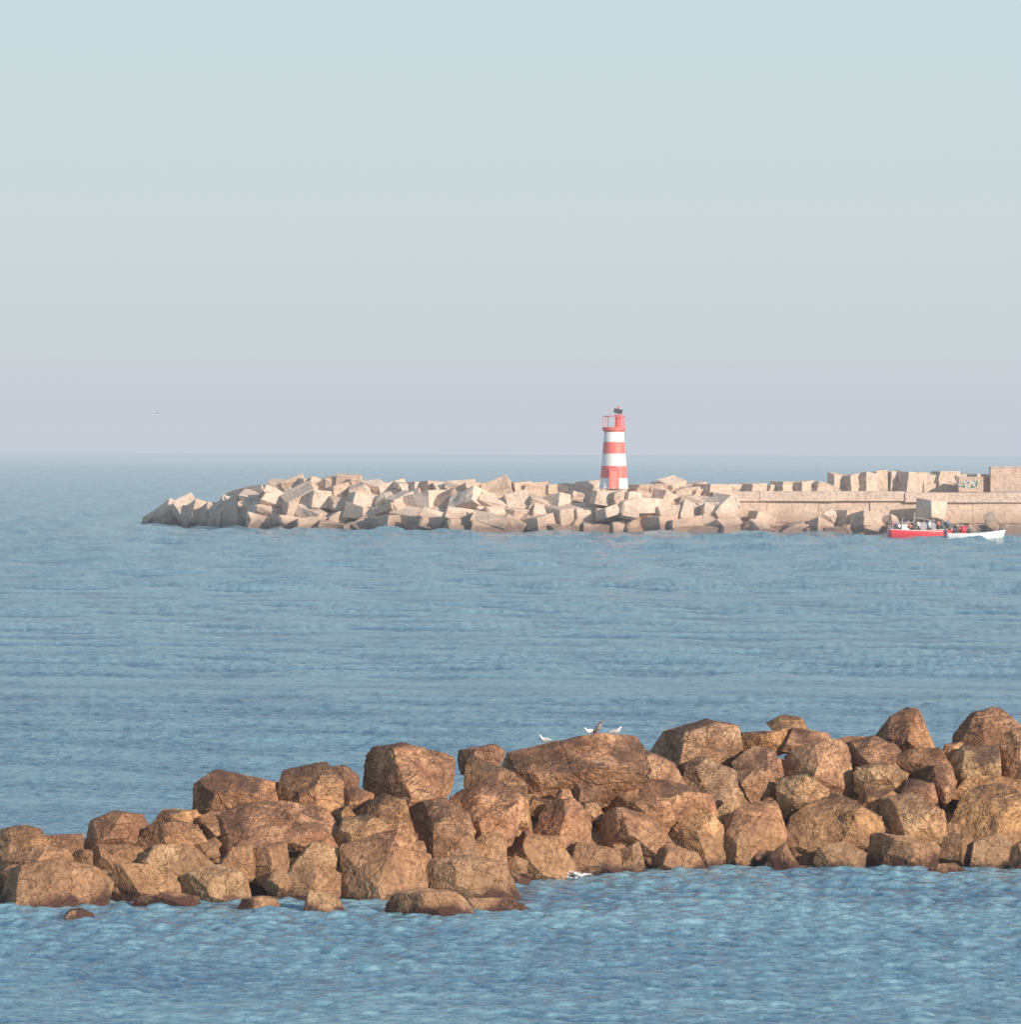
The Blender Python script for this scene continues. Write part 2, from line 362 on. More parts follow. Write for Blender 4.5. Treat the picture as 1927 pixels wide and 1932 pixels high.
R=[
[(-10,1570),(45,1560),(80,1568),(85,1600),(60,1640),(-10,1645)],
[(75,1580),(115,1568),(152,1575),(152,1590),(146,1620),(80,1625),(65,1600)],
[(-20,1650),(30,1635),(110,1620),(170,1640),(202,1665),(185,1700),(100,1714),(-20,1714)],
[(10,1610),(70,1597),(130,1605),(150,1630),(100,1650),(0,1650)],
[(30,1705),(60,1685),(120,1680),(165,1690),(170,1703),(100,1714)],
[(112,1733),(130,1718),(150,1714),(172,1724),(174,1736),(115,1737)],
[(158,1590),(175,1550),(215,1532),(270,1540),(285,1558),(255,1590),(200,1605),(160,1605)],
[(158,1620),(170,1595),(220,1587),(262,1595),(262,1625),(200,1650),(160,1640)],
[(285,1545),(310,1528),(350,1522),(385,1530),(380,1555),(330,1565),(290,1560)],
[(255,1590),(280,1560),(330,1550),(375,1560),(390,1590),(370,1615),(300,1605),(260,1610)],
[(200,1670),(225,1630),(290,1635),(330,1660),(335,1690),(270,1702),(205,1692)],
[(262,1620),(300,1595),(370,1598),(402,1625),(380,1650),(340,1670),(290,1655)],
[(235,1707),(270,1692),(330,1685),(372,1695),(368,1714),(280,1714)],
[(335,1690),(345,1655),(400,1630),(455,1650),(470,1690),(400,1700),(345,1700)],
[(370,1520),(375,1480),(410,1455),(480,1460),(522,1480),(525,1510),(480,1525),(400,1530)],
[(385,1590),(410,1545),(460,1520),(540,1517),(600,1525),(640,1555),(630,1590),(560,1600),(400,1612)],
[(370,1545),(400,1530),(440,1535),(420,1560),(390,1570)],
[(510,1500),(540,1455),(565,1440),(610,1442),(640,1475),(645,1510),(620,1530),(560,1528),(515,1520)],
[(610,1450),(650,1445),(675,1465),(670,1490),(620,1485)],
[(640,1505),(660,1482),(690,1480),(705,1500),(690,1525),(650,1525)],
[(455,1640),(465,1600),(500,1585),(535,1590),(545,1630),(520,1650),(470,1650)],
[(390,1640),(440,1600),(470,1600),(480,1640),(440,1655)],
[(447,1712),(460,1697),(490,1692),(520,1700),(530,1716),(470,1720)],
[(515,1680),(540,1650),(590,1630),(640,1650),(640,1692),(580,1696),(530,1692)],
[(572,1715),(585,1680),(605,1673),(630,1690),(655,1712),(640,1724),(580,1724)],
[(545,1620),(590,1590),(640,1585),(655,1610),(630,1640),(560,1645)],
[(640,1690),(632,1640),(650,1600),(690,1570),(760,1565),(790,1600),(800,1660),(760,1697),(700,1704),(650,1702)],
[(630,1575),(650,1545),(700,1540),(740,1565),(700,1580),(650,1600)],
[(675,1535),(720,1500),(760,1510),(778,1550),(775,1590),(740,1575),(690,1550)],
[(680,1450),(700,1415),(760,1405),(830,1415),(845,1430),(845,1480),(800,1505),(730,1500),(690,1475)],
[(790,1620),(780,1560),(800,1515),(840,1510),(880,1540),(900,1600),(880,1650),(800,1640)],
[(845,1500),(870,1480),(940,1478),(985,1510),(960,1560),(900,1590),(870,1560),(845,1530)],
[(850,1420),(880,1405),(930,1405),(950,1420),(930,1440),(870,1445)],
[(880,1480),(885,1430),(920,1420),(960,1440),(985,1480),(1000,1550),(960,1565),(900,1500)],
[(945,1428),(1000,1412),(1110,1389),(1185,1389),(1202,1412),(1198,1460),(1150,1475),(1090,1500),(1010,1510),(985,1470)],
[(1080,1490),(1100,1460),(1125,1450),(1135,1480),(1120,1530),(1095,1525)],
[(1005,1590),(1005,1520),(1040,1502),(1080,1510),(1110,1545),(1110,1580),(1060,1600)],
[(955,1630),(960,1590),(990,1570),(1050,1590),(1095,1625),(1090,1644),(1000,1650)],
[(895,1590),(930,1560),(950,1580),(955,1620),(910,1630)],
[(765,1682),(820,1625),(880,1618),(940,1630),(975,1665),(978,1692),(880,1702),(780,1694)],
[(700,1722),(740,1688),(790,1678),(860,1688),(905,1705),(908,1726),(800,1731),(712,1729)],
[(850,1722),(890,1696),(960,1697),(1015,1712),(960,1721)],
[(1070,1620),(1090,1590),(1130,1585),(1165,1605),(1170,1630),(1110,1642)],
[(1120,1530),(1130,1500),(1170,1475),(1260,1475),(1330,1500),(1345,1520),(1320,1555),(1260,1550),(1200,1535),(1130,1560)],
[(1125,1590),(1130,1550),(1170,1525),(1230,1545),(1275,1580),(1270,1610),(1200,1600)],
[(1200,1645),(1215,1615),(1260,1595),(1310,1610),(1337,1640),(1320,1647)],
[(1165,1640),(1175,1605),(1205,1590),(1215,1620),(1205,1642)],
[(1195,1440),(1215,1415),(1270,1440),(1290,1465),(1250,1480),(1195,1480)],
[(1218,1420),(1260,1385),(1330,1362),(1385,1372),(1400,1420),(1370,1450),(1300,1470),(1240,1445)],
[(1385,1385),(1440,1370),(1480,1380),(1480,1400),(1430,1420),(1395,1410)],
[(1450,1365),(1480,1350),(1510,1355),(1530,1375),(1490,1390)],
[(1480,1400),(1500,1375),(1560,1385),(1575,1400),(1530,1420),(1490,1415)],
[(1470,1470),(1470,1420),(1520,1405),(1580,1395),(1607,1420),(1605,1470),(1560,1485),(1500,1480)],
[(1290,1475),(1300,1440),(1330,1430),(1400,1465),(1410,1500),(1350,1510),(1300,1490)],
[(1400,1480),(1385,1440),(1420,1410),(1470,1425),(1460,1480),(1430,1510)],
[(1475,1520),(1470,1470),(1520,1463),(1560,1490),(1550,1510),(1500,1530)],
[(1345,1570),(1390,1530),(1440,1500),(1475,1505),(1485,1550),(1460,1600),(1400,1624),(1350,1612)],
[(1265,1580),(1290,1545),(1340,1535),(1360,1560),(1350,1600),(1380,1635),(1300,1625)],
[(1340,1530),(1380,1500),(1400,1510),(1380,1540),(1350,1550)],
[(1468,1580),(1500,1545),(1560,1487),(1610,1510),(1645,1540),(1650,1580),(1600,1610),(1530,1617),(1500,1605)],
[(1440,1635),(1460,1600),(1480,1592),(1515,1630),(1500,1639)],
[(1530,1628),(1545,1600),(1590,1590),(1630,1610),(1625,1632)],
[(1637,1395),(1660,1365),(1710,1337),(1730,1340),(1768,1410),(1730,1418),(1680,1412)],
[(1600,1440),(1610,1400),(1650,1390),(1690,1410),(1720,1440),(1680,1450),(1630,1450)],
[(1615,1490),(1620,1450),(1670,1440),(1710,1460),(1690,1490),(1650,1490)],
[(1620,1500),(1630,1465),(1665,1480),(1690,1500),(1660,1540),(1630,1535)],
[(1690,1430),(1720,1415),(1770,1412),(1800,1440),(1740,1460)],
[(1650,1540),(1670,1510),(1720,1500),(1775,1530),(1785,1570),(1760,1590),(1720,1585),(1660,1560)],
[(1635,1600),(1650,1570),(1690,1570),(1760,1590),(1805,1620),(1780,1632),(1640,1624)],
[(1690,1500),(1720,1470),(1760,1480),(1770,1510),(1740,1520)],
[(1750,1470),(1770,1440),(1795,1445),(1805,1475),(1780,1500),(1760,1490)],
[(1802,1385),(1815,1355),(1850,1335),(1890,1332),(1925,1350),(1930,1370),(1890,1400),(1830,1412)],
[(1890,1390),(1940,1370),(1990,1380),(1980,1420),(1910,1410)],
[(1795,1430),(1820,1410),(1880,1410),(1890,1440),(1880,1465),(1820,1475),(1800,1460)],
[(1880,1440),(1890,1410),(1940,1400),(1990,1420),(1990,1460),(1890,1470)],
[(1795,1520),(1830,1490),(1920,1478),(1940,1500),(1930,1560),(1870,1575),(1830,1600),(1800,1580),(1785,1550)],
[(1830,1620),(1840,1590),(1880,1575),(1905,1590),(1910,1635),(1850,1639)],
[(1905,1642),(1910,1600),(1930,1590),(1990,1600),(1990,1642)],
[(1735,1647),(1750,1632),(1800,1629),(1835,1642),(1820,1649)],
[(1800,1490),(1830,1465),(1890,1465),(1940,1465),(1930,1490),(1850,1500)],
[(1550,1560),(1600,1530),(1660,1545),(1665,1590),(1600,1600)],
[(1770,1600),(1790,1570),(1830,1580),(1845,1615),(1800,1625)],
[(1575,1400),(1600,1390),(1645,1392),(1640,1420),(1590,1420)],
[(1770,1425),(1785,1405),(1815,1400),(1815,1430)],
]
def Yws(x): return float(np.interp(x,[-100,0,400,750,1000,1300,2000],[94.8,94.8,94.6,95.0,99.5,103.0,103.4]))
def pile_Y(px,pyc,pyb):
    yw=Yws(px); pw=HY+81000/yw
    y=yw+(pw-pyc)*0.0176+0.2
    return min(y,9.04*F/(pyb-HY-(px-CX)*ROLL)+0.15)
rock_objs=[]
for i,p in enumerate(R):
    xs=[a for a,b in p]; yb=[b for a,b in p]; px=sum(xs)/len(xs); pc=(min(yb)+max(yb))/2
    Y=pile_Y(px,pc,max(yb)); w=max(xs)-min(xs); hh=max(yb)-min(yb)
    mx_=(max(xs)+min(xs))/2; flat=max(yb)>1690 and hh<75
    pts=[]
    for a,b in p:
        a=mx_+(a-mx_)*1.07
        if b>pc: b=b+(0.22*hh+8)
        v=W(a,b,Y); pts.append((v.x,v.z))
    th=0.5*min(w,hh*1.9)*0.0113; th=max(0.35,min(1.15,th))
    if flat: th=0.5
    o=make_rock("boulder",pts,Y,th,i*7+3,MROCK,6,cuts=1 if flat else 4,corners=7 if w>200 else 6 if (flat or w>110) else 5)
    if max(yb)>1690 or (px>1030 and max(yb)>1625): lab="low wet brown boulder at the waterline of the rock pile"
    elif w>130: lab="large angular brown boulder with weathered dark faces"
    elif min(yb)<1420: lab="brown boulder on the crest of the rock pile"
    else: lab="brown weathered boulder wedged in the rock pile"
    tag(o,lab,"boulder","boulders of the near rock breakwater"); rock_objs.append(o)

def mound(name,xs,prof,step,material,seed,amp):
    V=[];Fc=[]; ND=46
    for x in xs:
        Y0,zc,sl,wd,off=prof(x)
        for k in range(ND):
            d=k/(ND-1)*wd
            z=min(sl*d-off, zc, sl*(wd-d)-off)
            yy=Y0+d; p=Vector((x,yy,z))
            z+=amp*noise.fractal(p*0.9/max(amp,0.3)*0.5+Vector((seed,0,0)),0.8,2.0,4)
            V.append((x,yy,z))
    n=len(xs)
    for i in range(n-1):
        for k in range(ND-1):
            a=i*ND+k; Fc.append((a,a+1,a+ND+1,a+ND)[::-1])
    o=mk(name,V,Fc,material,smooth=True); o["kind"]="structure"; return o
def near_crest(px): return float(np.interp(px,[-200,0,300,450,700,1000,1300,1600,2100],[0.25,0.3,0.7,1.0,1.35,1.45,1.65,1.75,1.9]))
def prof_near(x):
    px=CX+x*F/99
    return (Yws(px)-0.2,near_crest(px),0.57,11.0,0.95)
mound("rubble_mound",np.arange(-12.5,12.5,0.16),prof_near,0.16,MROCK,4,0.35)
frng=random.Random(77)
for k in range(150):
    px=frng.uniform(20,1915); x=W(px,HY,100).x; zc=near_crest(px); dmax=(zc+0.95)/0.57
    d=frng.uniform(1.2,max(1.6,dmax)); Y=Yws(px)-0.4+d; z=min(0.57*d-0.95,zc)+frng.uniform(0.15,0.40); s=frng.uniform(0.15,0.40)
    x=(px-CX)/F*Y
    pts=[(x+s*frng.uniform(.7,1.35)*math.cos(t),z+s*frng.uniform(.5,.95)*math.sin(t)) for t in np.arange(frng.uniform(0,1),6.2,1.25)]
    o=make_rock("boulder",pts,Y,s*0.8,900+k,MROCK,5)
    tag(o,"small brown stone wedged between larger boulders","boulder","boulders of the near rock breakwater")

# ---------------------------------------------------------------- far breakwater
def YF(x): return float(np.interp(x,[275,500,900,1500,1900],[598,570,552,551,549]))
def horiz(x): return HY+(x-CX)*ROLL
CRX=[270,300,345,400,430,465,550,600,650,700,730,800,850,900,950,1010,1070,1130,1190,1260,1300,1370]
CRY=[988,966,945,950,936,920,901,904,897,902,910,909,904,910,904,910,905,905,914,904,914,916]
def crest_z(x):
    py=float(np.interp(x,CRX,CRY)); return 9-(py-horiz(x))*YF(x)/F
def block_template(seed):
    rng=random.Random(seed)
    w,h,d=1,rng.uniform(0.6,1.0),rng.uniform(0.9,1.25); g=rng.uniform(0.04,0.07); gw=rng.uniform(0.04,0.08)
    a,b=w/2,h/2
    prof=[(-a,-b),(a,-b),(a,-gw),(a-g,-gw*0.6),(a-g,gw*0.6),(a,gw),(a,b),(-a,b),(-a,gw),(-a+g,gw*0.6),(-a+g,-gw*0.6),(-a,-gw)]
    if seed%3==0: prof=[(-a,-b),(a,-b),(a,b),(-a,b)]
    if seed%5==1: prof=[(-a,-b),(a,-b),(a,b*0.35),(a*0.55,b),(-a*0.9,b)]
    if seed%5==3: prof=[(-a,-b),(a*0.9,-b),(a,b*0.8),(-a*0.3,b),(-a,b*0.45)]
    V=[];
    for yy in(-d/2,d/2):
        tp=rng.uniform(0.84,1.0)
        for (x,z) in prof: V.append((x*tp+rng.uniform(-.05,.05),yy+rng.uniform(-.08,.08),z*tp+rng.uniform(-.05,.05)))
    n=len(prof); Fc=[tuple(range(n)),tuple(range(2*n-1,n-1,-1))]+[(i,i+n,(i+1)%n+n,(i+1)%n) for i in range(n)]
    me=bpy.data.meshes.new("concrete_block"); me.from_pydata(V,[],Fc); me.materials.append(MCON)
    bm=bmesh.new(); bm.from_mesh(me); bmesh.ops.recalc_face_normals(bm,faces=bm.faces)
    bmesh.ops.bevel(bm,geom=list(bm.edges),offset=0.022,segments=1,profile=0.6,affect='EDGES')
    bmesh.ops.triangulate(bm,faces=bm.faces); bmesh.ops.subdivide_edges(bm,edges=[e for e in bm.edges if e.calc_length()>0.2],cuts=3,use_grid_fill=True)
    for v in bm.verts:
        p=v.co+Vector((seed*5.3,0,0)); k=noise.fractal(p*3.2,0.8,2.0,4)*0.022-max(0,noise.noise(p*2.1)-0.25)*0.14
        v.co+=v.co.normalized()*k
    bm.to_mesh(me); bm.free()
    zs=[v.co.z for v in me.vertices]; return me,max(zs)-min(zs)
BTH=[block_template(s) for s in range(18)]; BT=[a for a,b in BTH]
brng=random.Random(21)
GB="concrete armour blocks of the far breakwater"
def block(x,Y,z,size,rot,label="pale concrete armour block tumbled on the breakwater",me=None,sc=None):
    o=bpy.data.objects.new("concrete_block",me or brng.choice(BT)); COL.objects.link(o)
    o.location=(x,Y,z); o.rotation_euler=rot; o.scale=sc or (size*brng.uniform(.85,1.6),size*brng.uniform(.9,1.1),size*brng.uniform(.75,1.05))
    tag(o,label,"concrete block",GB); return o
def rr(a): return brng.uniform(-a,a)
for r in range(5):
    px=290+brng.uniform(0,20)
    while px<1990:
        size=brng.uniform(2.5,3.8)
        right=px>1380
        if right: size=brng.uniform(1.7,2.5)
        d=0.9+r*1.75+rr(0.3); z=0.40+r*1.36+rr(0.2)-(0.15 if right else 0)
        cz=crest_z(px) if not right else 3
        top=z+size*0.5
        ok= top<cz-0.05
        if right: ok=(r==0 and brng.random()<0.8) or (r==1 and brng.random()<0.25)
        if 1105<px<1210 and r==2: z-=0.1; d-=2.6
        if 1105<px<1210 and r>2: ok=False
        Y=YF(px)+d
        if ok:
            v=W(px,HY,Y)
            tilt=brng.choice([8,14,24,34])
            if px>1680 and brng.random()<0.5 or brng.random()<0.12:
                s2=size*0.60; pts=[(v.x+s2*math.cos(t)*brng.uniform(.8,1.1),z+0.85*s2*math.sin(t)*brng.uniform(.8,1.1)) for t in np.arange(0.2,6.2,1.15)]
                o=make_rock("boulder",pts,Y,s2*0.9,int(px*3+r),MCONR if (px>1680 or brng.random()<0.3) else MCON,4,nA=0.03)
                tag(o,"rough brown boulder at the foot of the breakwater" if px>1680 else "worn pale rock among concrete blocks","boulder","rough boulders on the far breakwater")
            else:
                lab="dark stained concrete block at the waterline" if r==0 else "pale concrete armour block tumbled on the breakwater"
                block(v.x,Y,z,size,(math.radians(rr(tilt)),math.radians(rr(tilt)),math.radians(22+rr(30))),lab)
        px+=size/0.0612*brng.uniform(0.68,0.86)
px=335
while px<1370:
    size=brng.uniform(1.8,2.6); cz=crest_z(px); Y=YF(px)+max(2.0,cz/0.72+brng.uniform(0.0,0.8))
    if not(1120<px<1197):
        v=W(px,HY,Y); tilt=brng.choice([3,6,10,20])
        sc=(size*brng.uniform(1.0,1.6),size,size*0.95)
        block(v.x,Y,cz-size*0.45+rr(0.08),size,(math.radians(rr(tilt)),math.radians(rr(tilt)),math.radians(20+rr(32))),"pale concrete block on the breakwater crest",sc=sc)
    px+=size/0.0612*brng.uniform(0.60,0.85)
for (a,b,t_,bo,tl) in [(276,322,974,992,26),(298,352,958,994,22),(335,378,943,992,-28),(352,396,954,996,18),(378,415,957,997,16),(406,444,950,998,14),(430,474,946,998,12),(470,500,952,998,16)]:
    Y=YF((a+b)/2)+1.0; p=W((a+b)/2,(t_+bo)/2,Y); wd=(b-a)*Y/F*1.05; hg=(bo-t_)*Y/F*1.05
    block(p.x,Y,p.z-0.2,1,(math.radians(-26),math.radians(tl),math.radians(24+rr(8))),"leaning pale concrete slab at the breakwater tip",me=BT[0],sc=(wd,wd*0.9,hg/0.8))
flat_t=[0,9,12,2,5,14]
for (a,b,top,tl) in [(1372,1405,912,3),(1408,1440,911,-6),(1462,1500,908,8),(1500,1530,907,-12),(1530,1568,912,20),(1568,1594,890,5),(1592,1625,893,-6),(1622,1650,890,3),(1648,1674,885,-3),(1674,1702,886,3),(1698,1740,889,5),(1738,1767,890,-3),(1764,1802,888,8),(1798,1830,892,-3),(1826,1864,894,4),(1595,1622,902,-14),(1440,1468,914,16),(1292,1330,910,-18)]:
    Y=565+rr(0.6); wd=(b-a)*Y/F; p=W((a+b)/2,top,Y); hgt=p.z-4.2; ti=brng.choice(flat_t)
    block(p.x,Y,p.z-hgt/2,1,(math.radians(rr(4)),math.radians(tl*0.6),math.radians(brng.choice([12,18,28,35]))),"upright concrete block standing along the breakwater crest",me=BT[ti],sc=(wd*1.12,wd*0.7+0.5,hgt/BTH[ti][1]))
for (a,b,t_,bo,tl,rz,d) in [(1325,1388,930,985,-38,25,2.2),(1607,1662,958,1006,4,30,1.0),(1735,1782,936,990,8,35,3.0),(893,945,928,962,4,30,5.0),(735,790,930,990,-25,20,4.0),(487,545,968,1002,6,22,1),(1228,1285,930,968,18,40,4.5),(1062,1110,928,965,12,30,5.0),(640,690,930,968,-24,35,4.5),(1112,1152,920,958,8,20,0.6),(1146,1178,923,960,-9,38,0.2),(1172,1210,919,960,12,25,0.9),(1124,1170,948,985,-14,30,-0.4),(1160,1205,946,988,10,22,-0.3)]:
    Y=YF((a+b)/2)+d; p=W((a+b)/2,(t_+bo)/2,Y); wd=(b-a)*Y/F*0.86; hg=(bo-t_)*Y/F*1.0
    block(p.x,Y,p.z,1,(math.radians(rr(10)),math.radians(tl),math.radians(rz)),"large pale concrete block leaning on the breakwater",sc=(wd,wd*0.9,hg))

def prof_far(x):
    px=CX+x*F/556
    y0=YF(px); cz=crest_z(px) if px<1370 else 1.9
    return (y0+0.3,max(-0.5,cz-1.0),0.74,22.0,0.75)
mound("breakwater_rubble_bed",np.arange(-41.5,72,0.6),prof_far,0.6,MCON,9,0.6)

# quay wall
wl=empty("quay_wall",(W(1645,HY,557).x,556,0))
tag(wl,"long low concrete quay wall with a pale coping","wall")
x0=W(1350,HY,557).x-wl.location.x; x1=W(2080,HY,557).x-wl.location.x
wr=random.Random(8)
mb=MB(); x=x0
while x<x1:
    j=wr.uniform(-.12,.12); L_=5.97
    mb.box((x+2.98,2.5+j,2.4),(L_,5,2.5)); mb.box((x+2.98,1.9+j,0.15),(L_,6.2+wr.uniform(-.3,.3),2.0+wr.uniform(-.3,.3))); x+=6.0
o=mb.obj("wall_face",MCON,wl); bevel_obj(o,0.03,1)
mb=MB(); x=x0-0.3; k=0
while x<x1:
    L_=wr.uniform(5,11); mb.box((x+L_/2,2.4+wr.uniform(-.15,.15),4.22+wr.uniform(-.10,.05)),(L_-0.02,5.6,1.14)); x+=L_; k+=1
o=mb.obj("coping",MCONL,wl); bevel_obj(o,0.03,1)
p=W(1869,882,562); q=W(2080,882,562)
hw=empty("parapet_wall",(p.x,562,4.79)); tag(hw,"tall pale concrete wall with faint faded graffiti","wall")
mb=MB(); L=q.x-p.x; H=p.z-4.79
mb.box((L/2,0.8,H/2-0.05),(L,1.6,H)); mb.box((L/2,0.8,H+0.02),(L+0.1,1.75,0.16)); o=mb.obj("wall_panel",MCONL,hw); bevel_obj(o,0.03,1)
def strokes(name,parent,m,paths,y,r=0.07):
    mb=MB()
    for pa in paths:
        for a,b in zip(pa[:-1],pa[1:]): mb.box(((a[0]+b[0])/2,y,(a[1]+b[1])/2),(math.hypot(b[0]-a[0],b[1]-a[1])+r,0.012,r*1.6),Matrix.Rotation(-math.atan2(b[1]-a[1],b[0]-a[0]),3,'Y'))
    o=mb.obj(name,m,parent)
    bm=bmesh.new(); bm.from_mesh(o.data); bmesh.ops.recalc_face_normals(bm,faces=bm.faces); bm.to_mesh(o.data); bm.free(); return o
gr=random.Random(5)
def scrib(x,z,s):
    return [[(x+s*0.5*math.cos(t+gr.uniform(-.5,.5)),z+s*0.6*math.sin(t*gr.uniform(.9,1.2))) for t in np.arange(gr.uniform(0,2),gr.uniform(4.5,7),0.6)]]
pa=[]
for i in range(4): pa+=scrib(0.9+i*0.55,H*0.5+gr.uniform(-.3,.3),0.6)
strokes("graffiti",hw,MGRAF2,pa,-0.008,0.04)
p=W(1828,928,563.2); pb=empty("graffiti_block",(p.x,560.5,4.79)); tag(pb,"concrete block with faded green sprayed lettering on the quay","concrete block")
mb=MB(); mb.box((0,0.9,0.85),(2.9,1.8,1.8)); o=mb.obj("block_body",MCONL,pb); bevel_obj(o,0.06,2)
pa=[]
for i in range(5): pa+=scrib(-1.1+i*0.5,0.9+gr.uniform(-.12,.12),0.6)
strokes("graffiti",pb,MGRAF,pa,-0.008,0.09)

# ---------------------------------------------------------------- lighthouse
LY=555.0; s_=LY/F
base=W(1158,922,LY); LH=empty("lighthouse",(base.x,LY,base.z-0.0))
tag(LH,"small red and white banded lighthouse with solar panel on top","lighthouse")
r0=27.2*s_; r1=18.3*s_; HT=110*s_
def rad(z): return r0+(r1-r0)*z/HT
mb=MB()
zb=[0,20*s_,43*s_,66*s_,88*s_,HT]
prof=[(r0*1.04,0),(r0*1.04,0.12),(rad(0.13),0.13)]; mis=[0,0]
for k in range(1,len(zb)):
    prof.append((rad(zb[k]),zb[k])); mis.append(0 if k in(1,3,5) else 1)
mb.lathe(prof,64,mis); o=mb.obj("tower",[MWHITE,MRED],LH,True)
for pl in o.data.polygons: pl.use_smooth=abs(pl.normal.z)<0.5
mb=MB(); mb.lathe([(r1*1.0,HT-0.2),(r1*1.18,HT+0.02),(r1*1.22,HT+0.05),(r1*1.22,HT+0.34),(r1*1.1,HT+0.36)],64)
gal=mb.obj("gallery",MRED,LH)
mb=MB(); zt=HT+0.34; rr_=r1*1.12; n=7
for i in range(n):
    t=2*math.pi*(i+0.35)/n; a=(rr_*math.cos(t),rr_*math.sin(t)); mb.tube((*a,zt),(*a,zt+1.3),0.04,6)
for hz_ in(1.3,):
    for i in range(36):
        t=2*math.pi*i/36; u=2*math.pi*(i+1)/36
        mb.tube((rr_*math.cos(t),rr_*math.sin(t),zt+hz_),(rr_*math.cos(u),rr_*math.sin(u),zt+hz_),0.05,6)
rl=mb.obj("railing",MRED,gal)
lx=8.5*s_
mb=MB(); mb.lathe([(0.48,zt),(0.48,zt+0.12),(0.40,zt+0.14),(0.40,zt+1.35),(0.48,zt+1.37),(0.48,zt+1.45),(0.1,zt+1.5)],24,None,(lx,0)); mb.obj("lantern_post",MRED,LH)
mb=MB(); mb.box((lx-0.05,-0.1,zt+1.88),(1.0,0.05,0.60),Matrix.Rotation(math.radians(12),3,'Y')@Matrix.Rotation(math.radians(-32),3,'X')); mb.obj("solar_panel",MBLACK,LH)
mb=MB(); mb.tube((lx,0.15,zt+1.4),(lx,0.15,zt+2.2),0.05); mb.lathe([(0.08,zt+2.2),(0.13,zt+2.25),(0.13,zt+2.4),(0.07,zt+2.48)],12,None,(lx,0.15)); mb.obj("beacon_lamp",MRED,LH)
mb=MB(); yf=-(rad(1.1)+0.10)
mb.box((0,yf+0.32,1.20),(1.15,0.66,2.40)); pr=mb.obj("door_surround",MRED,LH)
mb=MB(); mb.box((0,yf-0.02,1.05),(0.80,0.06,2.02)); dd=mb.obj("door",MREDD,LH)
mb=MB(); mb.box((0.3,yf-0.07,1.0),(0.06,0.05,0.16)); mb.obj("handle",MGREY,dd)
mb=MB(); W_=50*s_; mb.box((0,0.4,-2.9),(W_,3.6,5.74))
o=mb.obj("pedestal",MCON,LH); bevel_obj(o,0.06,1)

# ---------------------------------------------------------------- boats
def hull(parent,L,B,D,sheer_bow,sheer_stern,m,mrail,deckm,name="hull",strip=None):
    n=28
    def bt(t): return B/2*(min(1,(0.80+0.9*t)) if t<0.35 else max(0.0,1-((t-0.35)/0.65)**2.3))+0.015
    def sh(t): return D+sheer_stern*(1-t)**2*0.6+sheer_bow*max(0,(t-0.35)/0.65)**2
    V=[];Fc=[];mi=[]
    for i in range(n+1):
        t=i/n; b=bt(t); s=sh(t); k=-0.35+ (0.35+0.1)*max(0,(t-0.8)/0.2)**2*1.0
        x=(t-0.5)*L; rake=0.06*L*max(0,t-0.75)/0.25
        for (fb,fz) in [(-1,1),(-0.97,0.8),(-0.88,0.45),(-0.55,0.1),(0,0),(0.55,0.1),(0.88,0.45),(0.97,0.8),(1,1)]:
            z=k+(s-k)*fz; V.append((x+rake*fz,b*fb,z))
    for i in range(n):
        for j in range(8):
            a=i*9+j; Fc.append((a,a+9,a+10,a+1)); mi.append(1 if (strip and j in(0,7)) else 0)
    Fc.append(tuple(range(9))); mi.append(0)
    h=mk(name,V,Fc,[m,strip or m],parent,True,None,mi)
    sol=h.modifiers.new("s",'SOLIDIFY'); sol.thickness=0.05; sol.offset=-1
    mb=MB()
    for sg in(0,8):
        for i in range(n): mb.tube(V[i*9+sg],V[(i+1)*9+sg],0.055,6)
    mb.tube(V[0],V[8],0.055,6); mb.obj("gunwale",mrail,parent)
    dv=[];df=[]
    for i in range(n+1):
        t=i/n; b=bt(t)*0.93; x=(t-0.5)*L+0.02*L*max(0,t-0.75)/0.25; z=sh(t)-0.32
        dv+=[(x,-b,z),(x,b,z)]
    for i in range(n): df.append((2*i,2*i+2,2*i+3,2*i+1))
    mk("deck",dv,df,deckm,parent); return bt,sh
YR=81000/155.5; a=W(1674,1000,YR); b=W(1800,1000,YR); Lr=b.x-a.x
rb=empty("fishing_boat",((a.x+b.x)/2,YR,0),math.radians(4)); tag(rb,"red wooden fishing boat crowded with nets and gear","boat")
hull(rb,Lr*0.95,2.5,0.78,0.25,0.3,MHULL,MWHITE,MGREY)
mb=MB()
for (x,h_,r_) in [(-2.3,1.7,.05),(-0.9,2.2,.06),(-0.9,1.8,.04),(0.4,1.7,.04),(1.6,1.6,.05),(2.6,1.7,.04),(1.0,1.3,.04)]: mb.tube((x,rr(.5),0.4),(x+rr(.35),rr(.3),0.6+h_),r_,6)
mb.tube((-0.9,0,2.3),(1.6,0.1,1.9),0.04,6)
for y in(-.9,.9): mb.tube((-3.2,y,0.75),(-3.2,y,1.85),0.045,6)
mb.tube((-3.2,-.9,1.85),(-3.2,.9,1.85),0.045,6); mb.tube((-3.2,-.9,1.8),(-0.9,-.8,1.7),0.04,6)
mb.obj("mast",MGREY,rb)
mb=MB(); mb.box((-1.7,0,1.0),(0.9,1.1,0.9)); mb.box((-1.7,0,1.49),(1.05,1.25,0.07)); o=mb.obj("engine_box",MWHITE,rb); bevel_obj(o,0.03,1)
mb=MB(); mb.tube((0.2,-0.6,1.3),(0.2,0.6,1.3),0.33,14); mb.tube((0.2,-0.66,1.3),(0.2,-0.6,1.3),0.45,14); mb.tube((0.2,0.6,1.3),(0.2,0.66,1.3),0.45,14); mb.box((0.2,0,0.8),(0.7,1.1,0.6)); mb.obj("winch",MGREY,rb)
